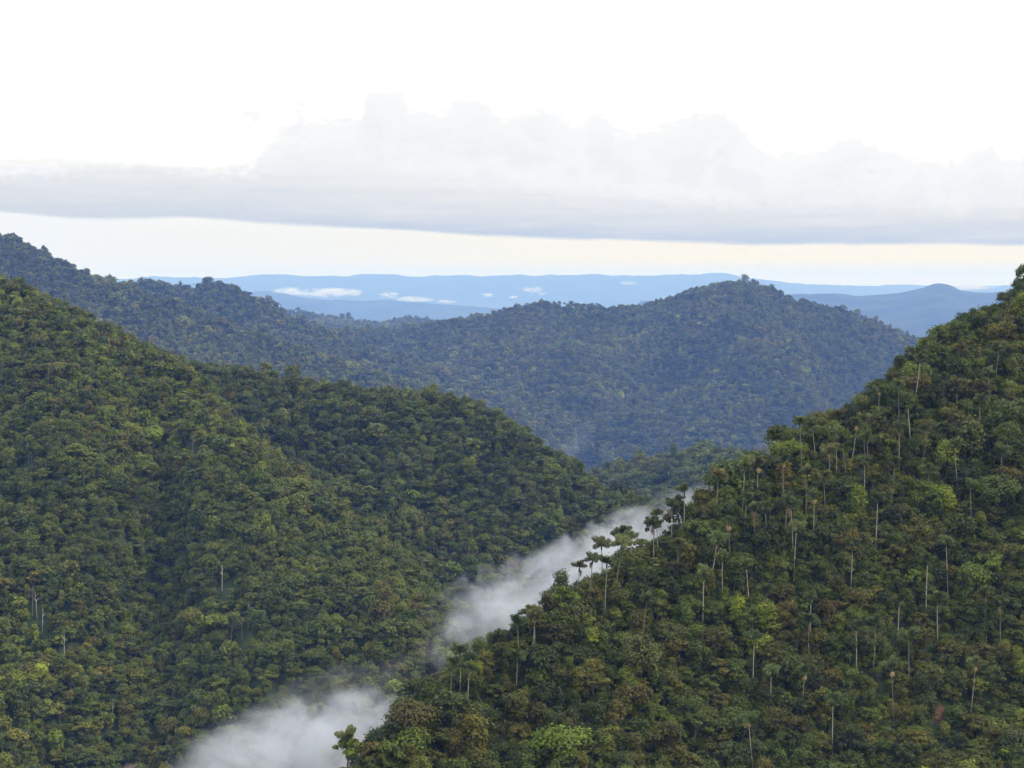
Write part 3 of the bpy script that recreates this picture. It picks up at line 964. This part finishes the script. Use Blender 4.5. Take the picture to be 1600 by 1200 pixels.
PALM_CROWNS = []
for k, (fr, L, lift, plume) in enumerate([(8, 4.3, 1.1, 1.0), (7, 4.6, 1.0, 1.1), (9, 4.0, 1.15, 0.9), (6, 4.4, 1.25, 1.1), (8, 4.7, 0.9, 1.0), (5, 4.3, 1.35, 1.1)]):
    V, F, A = palm_crown(300 + k, fr, L, lift, plume)
    PALM_CROWNS.append(mesh('crown', V, F, M_FROND, {'leafv': A}))
PALM_TRUNKS = {}
for k in range(4):
    g = np.random.default_rng(400 + k)
    b = g.uniform(-0.6, 0.6, 2)
    zs = np.linspace(-2, 20, 9)
    V, F = tube_arrays([(b[0] * (1 - z / 20) ** 2, b[1] * (1 - z / 20) ** 2, z) for z in zs], np.linspace(0.155, 0.105, 9), 7)
    PALM_TRUNKS[k] = mesh('trunk', V, F, M_PALM_BARK, smooth=True)
V, F = tube_arrays([(0, 0, -1.5), (0, 0, -0.7), (0, 0, 0.1), (0, 0, 0.5)], [0.18, 0.27, 0.22, 0.08], 7)
PALM_SHAFT = mesh('crownshaft', V, F, plain_material('green_crownshaft', (0.05, 0.075, 0.03), (0.09, 0.11, 0.05), 1.0), smooth=True)
FLOWERS = {'round': [mesh('flower_cluster', *flower_arrays(500 + k, 'round'), M_FLOWER) for k in range(2)],
           'long': [mesh('flower_cluster', *flower_arrays(510 + k, 'long'), M_DRYFLOWER) for k in range(2)]}


def find_on_right(px, py, h):
    """distance along the azimuth of px where a plant of height h on the right hill has its top at row py"""
    sx, sz = ray(px, py)
    D = np.linspace(370, 790, 600)
    z, row = H_RIGHT.ground(sx * D, D)
    gap = (CAM_Z + sz * D) - (z + h)
    ok = ~np.isnan(gap)
    cy_ = np.interp(sx, H_RIGHT.sx, H_RIGHT.Y[H_RIGHT.crest_row])
    ok &= D < cy_ + 14
    if not ok.any(): return None
    i = np.argmin(np.where(ok, np.abs(gap), 1e9))
    return float(sx * D[i]), float(D[i]), float(z[i]), float(gap[i])


def palm(px, py, h=17.0, crown=None, flower=None, label=None, yaw=None):
    r = find_on_right(px, py, h)
    if r is None: return None
    x, y, z, gap = r
    h = float(np.clip(h + gap, 7.0, 23.0))
    crown = int(rng.integers(0, len(PALM_CROWNS))) if crown is None else crown
    e = bpy.data.objects.new('palm_tree', None)
    COL.objects.link(e)
    e.location = (x, y, z)
    e.rotation_euler = (rng.normal(0, 0.06), rng.normal(0, 0.06), rng.uniform(0, 6.28) if yaw is None else yaw)
    wd = {0: 'full mop of fronds', 1: 'drooping mop of fronds', 2: 'dense round head', 3: 'upswept fronds', 4: 'wide flat crown', 5: 'few upright fronds'}[crown]
    fl = {None: '', 'round': ' and orange flower tuft', 'long': ' and brown hanging sheath'}[flower]
    tag(e, label or f'palm with {wd}{fl}, {place_words(px, py)}', 'palm', 'palms on the right hillside')
    t = link('trunk', PALM_TRUNKS[int(rng.integers(0, 4))], e); w = rng.uniform(0.7, 1.1); t.scale = (w, w, (h - 1.0) / 20.0)
    s = link('crownshaft', PALM_SHAFT, e); s.location = (0, 0, h)
    sc = rng.uniform(0.66, 0.95)
    c = link('crown', PALM_CROWNS[crown], e); c.location = (0, 0, h); c.scale = (sc, sc, sc)
    if flower:
        f = link('flower_cluster', FLOWERS[flower][int(rng.integers(0, 2))], e); f.location = (0, 0, h)
        f.scale = (rng.uniform(0.7, 1.15),) * 3
    return e


palm(901, 886, 12.0, 5, 'long', 'heart-shaped palm standing alone against the mist at the edge of the slope')
palm(545, 1158, 13.0, 3, None, 'thin palm with lopsided tuft against the mist in the bottom corner of the slope')
palm(547, 1188, 8.0, 5, None, 'short palm below the lopsided one where slope meets mist at the bottom')
palm(721, 1020, 15.0, 2, None, 'dark palm at the slope edge where the mist streak begins')
for p in PALMS:
    palm(p[0], p[1], rng.uniform(12.5, 18.5), flower=p[2] if len(p) > 2 else None)

# ------------------------------------------------------------------ landmark trees on the ridge of the right hill
for (px_, py_, f, s, tint, lab) in [
        (1238, 684, 6, (1.25, 1.25, 1.25), 6, 'wide yellow-green tree leaning out over the ridge below the first palms'),
        (640, 1092, 6, (1.5, 1.4, 1.45), 4, 'big brownish spreading tree overhanging the mist at the edge of the slope'),
        (1508, 492, 1, (1.0, 1.0, 1.1), 0, 'dark tree jutting from the upper ridge against the blue peak'),
        (1597, 440, 7, (0.9, 0.9, 1.2), 0, 'small dark tree on the skyline at the upper end of the slope'),
        (1060, 780, 5, (1.0, 1.0, 1.35), 0, 'dark see-through tree on the ridge in front of the upper mist'),
        (1022, 808, 5, (0.75, 0.75, 1.2), 0, 'small gappy dark tree against the mist between ridge palms'),
        (566, 1165, 5, (0.6, 0.6, 0.95), 6, 'small yellow-green open tree beside the lopsided palm in the bottom corner'),
        (1532, 803, 0, (0.55, 0.55, 1.0), 6, 'small lime tree with bare pale stem in the middle of the slope'),
        (1340, 762, 2, (0.9, 0.9, 1.05), 6, 'lime crown among the dense group of palms'),
        (1065, 945, 2, (0.85, 0.85, 0.9), 5, 'bright green crown standing out on the lower ridge side of the slope')]:
    s = tuple(0.8 * q for q in s)
    h = 11.0 * s[2]
    r = find_on_right(px_, py_, h)
    if r:
        x, y, z, gap = r
        single_tree((x, y, z + min(max(gap, -6.0), 3.0)), (0, 0, rng.uniform(0, 6)), s, f, tint, lab)

# bare pale trunks on the left slopes
def snag(h_, px_, py_, ht, lean, label):
    sx, sz = ray(px_, py_)
    D = np.linspace(820, 1700, 900)
    z, row = h_.ground(sx * D, D)
    i = int(np.argmax(np.where(np.isnan(z), -1e9, z + ht) >= CAM_Z + sz * D))
    g = np.random.default_rng(int(px_))
    pts = [(lean * (t ** 2) * ht + g.normal(0, 0.08), g.normal(0, 0.08), t * ht) for t in np.linspace(-0.1, 1, 7)]
    parts = [tube_arrays(pts, np.linspace(0.24, 0.12, 7), 6)]
    for k in range(3):
        b = np.array(pts[4 + k % 2]); d = unit(np.array([g.normal(), g.normal(), 1.2]))
        parts.append(tube_arrays([b, b + d * 1.2, b + d * 2.6 + (0, 0, 0.4)], [0.14, 0.10, 0.04], 5))
    V, F = join(parts)
    o = link('bare_tree', mesh('bare_tree', V, F, M_SNAG, smooth=True))
    o.location = (sx * D[i], D[i], z[i])
    tag(o, label, 'bare tree', 'bare pale trunks on the left slopes')


for a in SNAGS:
    snag(H_LEFT, *a)

# bare earth
def earth(h_, px_, py_, w, hgt, mat, name, label, lift=1.2):
    sx, sz = ray(px_, py_)
    D = np.linspace(380, 1700, 1600)
    z, row = h_.ground(sx * D, D)
    i = int(np.argmax(np.where(np.isnan(z), -1e9, z) >= CAM_Z + sz * D))      # first meeting with the slope
    g = np.random.default_rng(5)
    cx, cy2 = sx * D[i], D[i]
    rings, seg = 6, 20
    V, F = [], []
    for r in range(rings + 1):
        for k in range(seg):
            a = 2 * math.pi * k / seg
            q = r / rings * (1 + 0.22 * math.sin(2 * a + 1) + 0.12 * math.sin(5 * a))
            V.append((cx + math.cos(a) * q * w, cy2 + math.sin(a) * q * hgt))
    V = np.array(V)
    zz, _ = h_.ground(V[:, 0], V[:, 1])
    zz = np.where(np.isnan(zz), z[i], zz) + lift * np.repeat(1 - (np.arange(rings + 1) / rings) ** 2, seg) - 0.1 + g.uniform(-0.15, 0.15, len(V))
    for r in range(rings):
        for k in range(seg):
            k2 = (k + 1) % seg
            F.append((r * seg + k, (r + 1) * seg + k, (r + 1) * seg + k2, r * seg + k2))
    o = link(name, mesh(name, np.column_stack([V, zz]), np.array(F), mat, smooth=True))
    tag(o, label, 'bare earth', kind='structure')


earth(H_RIGHT, 1466, 1116, 2.2, 4.6, M_REDEARTH, 'red_earth_patch', 'red bare earth slip between the trees low on the right hillside', 0.9)
earth(H_LEFT, 205, 1196, 4.5, 6.0, M_TANEARTH, 'tan_earth_patch', 'small tan clearing at the foot of the left hillside', 1.0)

# ------------------------------------------------------------------ valley mist and low cloud
def mist(name, c, radii, rot, dens, nscale, label, k=1.0, thr=0.5, amp=2.6, seed=0.0, step=0.35, category='mist', flat=1.0):
    import mathutils
    nu, nv = 28, 16
    V = [(0, 0, 1)] + [(math.sin(math.pi * j / nv) * math.cos(2 * math.pi * i / nu), math.sin(math.pi * j / nv) * math.sin(2 * math.pi * i / nu), math.cos(math.pi * j / nv)) for j in range(1, nv) for i in range(nu)] + [(0, 0, -1)]
    Q = [(1 + j * nu + i, 1 + (j + 1) * nu + i, 1 + (j + 1) * nu + (i + 1) % nu, 1 + j * nu + (i + 1) % nu) for j in range(nv - 2) for i in range(nu)]
    T = [(0, 1 + i, 1 + (i + 1) % nu) for i in range(nu)] + [(len(V) - 1, 1 + (nv - 2) * nu + (i + 1) % nu, 1 + (nv - 2) * nu + i) for i in range(nu)]
    m, t = new_mat(name)
    out = t.n('ShaderNodeOutputMaterial')
    tc = t.n('ShaderNodeTexCoord')
    ln = t.n('ShaderNodeVectorMath', operation='LENGTH')
    pos = t.n('ShaderNodeNewGeometry').outputs['Position']
    off = t.n('ShaderNodeVectorMath', operation='ADD'); t.link(pos, off.inputs[0]); off.inputs[1].default_value = (seed * 131, seed * 57, seed * 19)
    # billows push the edge in and out
    fl = t.n('ShaderNodeVectorMath', operation='MULTIPLY'); t.link(off.outputs[0], fl.inputs[0]); fl.inputs[1].default_value = (1, 1, flat)
    t.link(tc.outputs['Object'], ln.inputs[0])
    nz = t.noise(fl.outputs[0], nscale, 6.0, 0.62, 1.0)
    f = t.math('SUBTRACT', 1.0, ln.outputs['Value'])
    v = t.math('MULTIPLY_ADD', t.math('SUBTRACT', nz, thr), amp, t.math('MULTIPLY', f, k))
    edge = t.smooth(f, 0.0, 0.25)
    d = t.math('MULTIPLY', t.math('MULTIPLY', t.math('MAXIMUM', v, 0.0), edge), dens)
    pv = t.n('ShaderNodeVolumePrincipled')
    pv.inputs['Color'].default_value = (0.97, 0.97, 0.98, 1)
    pv.inputs['Anisotropy'].default_value = 0.0
    t.link(d, pv.inputs['Density'])
    t.link(pv.outputs[0], out.inputs['Volume'])
    m.cycles.volume_step_rate = step if hasattr(m.cycles, 'volume_step_rate') else 1.0
    o = link(name, mesh(name, np.array(V, float), [np.array(Q), np.array(T)], m))
    o.location = c; o.scale = radii; o.rotation_euler = rot
    tag(o, label, category, kind='stuff')
    return o


def streak(name, a, b, ry, rz, *args, **kw):
    """ellipsoid of mist from point a to point b"""
    a, b = np.array(a), np.array(b)
    d = b - a
    L = np.linalg.norm(d)
    rot = (0, -math.asin(d[2] / L), math.atan2(d[1], d[0]))
    return mist(name, tuple((a + b) / 2), (L / 2, ry, rz), rot, *args, **kw)


streak('mist_streak', at(640, 1050, 880), at(1128, 757, 1055), 34, 18, 0.046, 0.036, 'white mist streak rising behind the ridge palms', 1.05, 0.515, 5.0, 1)
streak('mist_puff', at(650, 1000, 890), at(830, 860, 940), 18, 12, 0.030, 0.06, 'thin upper puff of the mist streak at its lower end', 0.8, 0.53, 5.0, 2)
streak('valley_mist', at(215, 1245, 850), at(745, 1125, 850), 48, 31, 0.036, 0.030, 'white mist pooled in the valley at the bottom of the photo', 0.95, 0.52, 5.0, 3)
streak('thin_mist', at(360, 1130, 870), at(700, 1030, 880), 20, 14, 0.005, 0.04, 'faint veil of mist linking the pool and the streak', 0.7, 0.5, 5.0, 4)
streak('faint_wisp', at(880, 740, 1900), at(925, 650, 1950), 22, 12, 0.005, 0.03, 'faint bluish wisp hanging in the far valley below the mountain', 0.8, 0.48, 3.0, 5)

# far low clouds lying in the lowland
CLOUDS = [(515, 458, 38500, 800, 120, 'long white cloud bank behind the distant blue ridge'), (452, 456, 39000, 420, 130, 'rounded white cloud at the near end of the long bank'),
          (606, 461, 38000, 260, 90, 'small white cloud between the long bank and the low one'), (648, 468, 37500, 430, 80, 'low flat cloud sinking behind the distant blue ridge'),
          (700, 471, 37500, 260, 50, 'faint thin shred of cloud low over the blue ridge'), (762, 462, 41000, 260, 60, 'faint pair of cloud flecks over the lowland, the lower one'),
          (800, 464, 41000, 200, 40, 'tiny cloud fleck beside the faint pair'), (832, 452, 43000, 300, 110, 'torn white cloud patch over the lowland left of the mountain'),
          (846, 459, 42000, 160, 50, 'small fleck just under the torn cloud patch'), (982, 443, 45000, 240, 80, 'small cloud below the crest of the pale far range'),
          (1515, 449, 33000, 560, 60, 'thin white cloud beside the distant blue peak')]
for k, (px_, py_, D, rx, rz, lab) in enumerate(CLOUDS):
    P = at(px_, py_, D)
    mist('low_cloud', tuple(P), (rx, rx * 0.8, rz), (0, 0, 0), 0.008, 0.0036, lab, 0.75, 0.53, 6.0, 3 + k, 0.3, 'cloud', 3.0)

# ------------------------------------------------------------------ haze: its top lies just above the highest hill
ZTOP = 15.0 + max(h.Z.max() for h in (H_RIGHT, H_LEFT, H_MID, H_KNOLL, H_RIDGE, H_SHOULDER, H_MOUNT, H_BLUE, H_B1, H_B2, H_F))
# haze: one closed box of even air
x0, x1, y0, y1, z0, z1 = -245000, 245000, -10000, 305000, -1.0, ZTOP
V = [(x, y, z) for z in (z0, z1) for x, y in ((x0, y0), (x1, y0), (x1, y1), (x0, y1))]
F = [(3, 2, 1, 0), (4, 5, 6, 7), (0, 1, 5, 4), (1, 2, 6, 5), (2, 3, 7, 6), (3, 0, 4, 7)]
m, t = new_mat('air')
out = t.n('ShaderNodeOutputMaterial')
pv = t.n('ShaderNodeVolumePrincipled')
pv.inputs['Color'].default_value = (0.228, 0.408, 0.97, 1)
pv.inputs['Absorption Color'].default_value = (1, 1, 1, 1)
pv.inputs['Density'].default_value = 0.0000465
pv.inputs['Anisotropy'].default_value = 0.0
t.link(pv.outputs[0], out.inputs['Volume'])
if hasattr(m.cycles, 'homogeneous_volume'): m.cycles.homogeneous_volume = True
tag(link('haze', mesh('haze', np.array(V, float), np.array(F), m)), 'thin blue haze that pales the far hills', 'haze', kind='stuff')
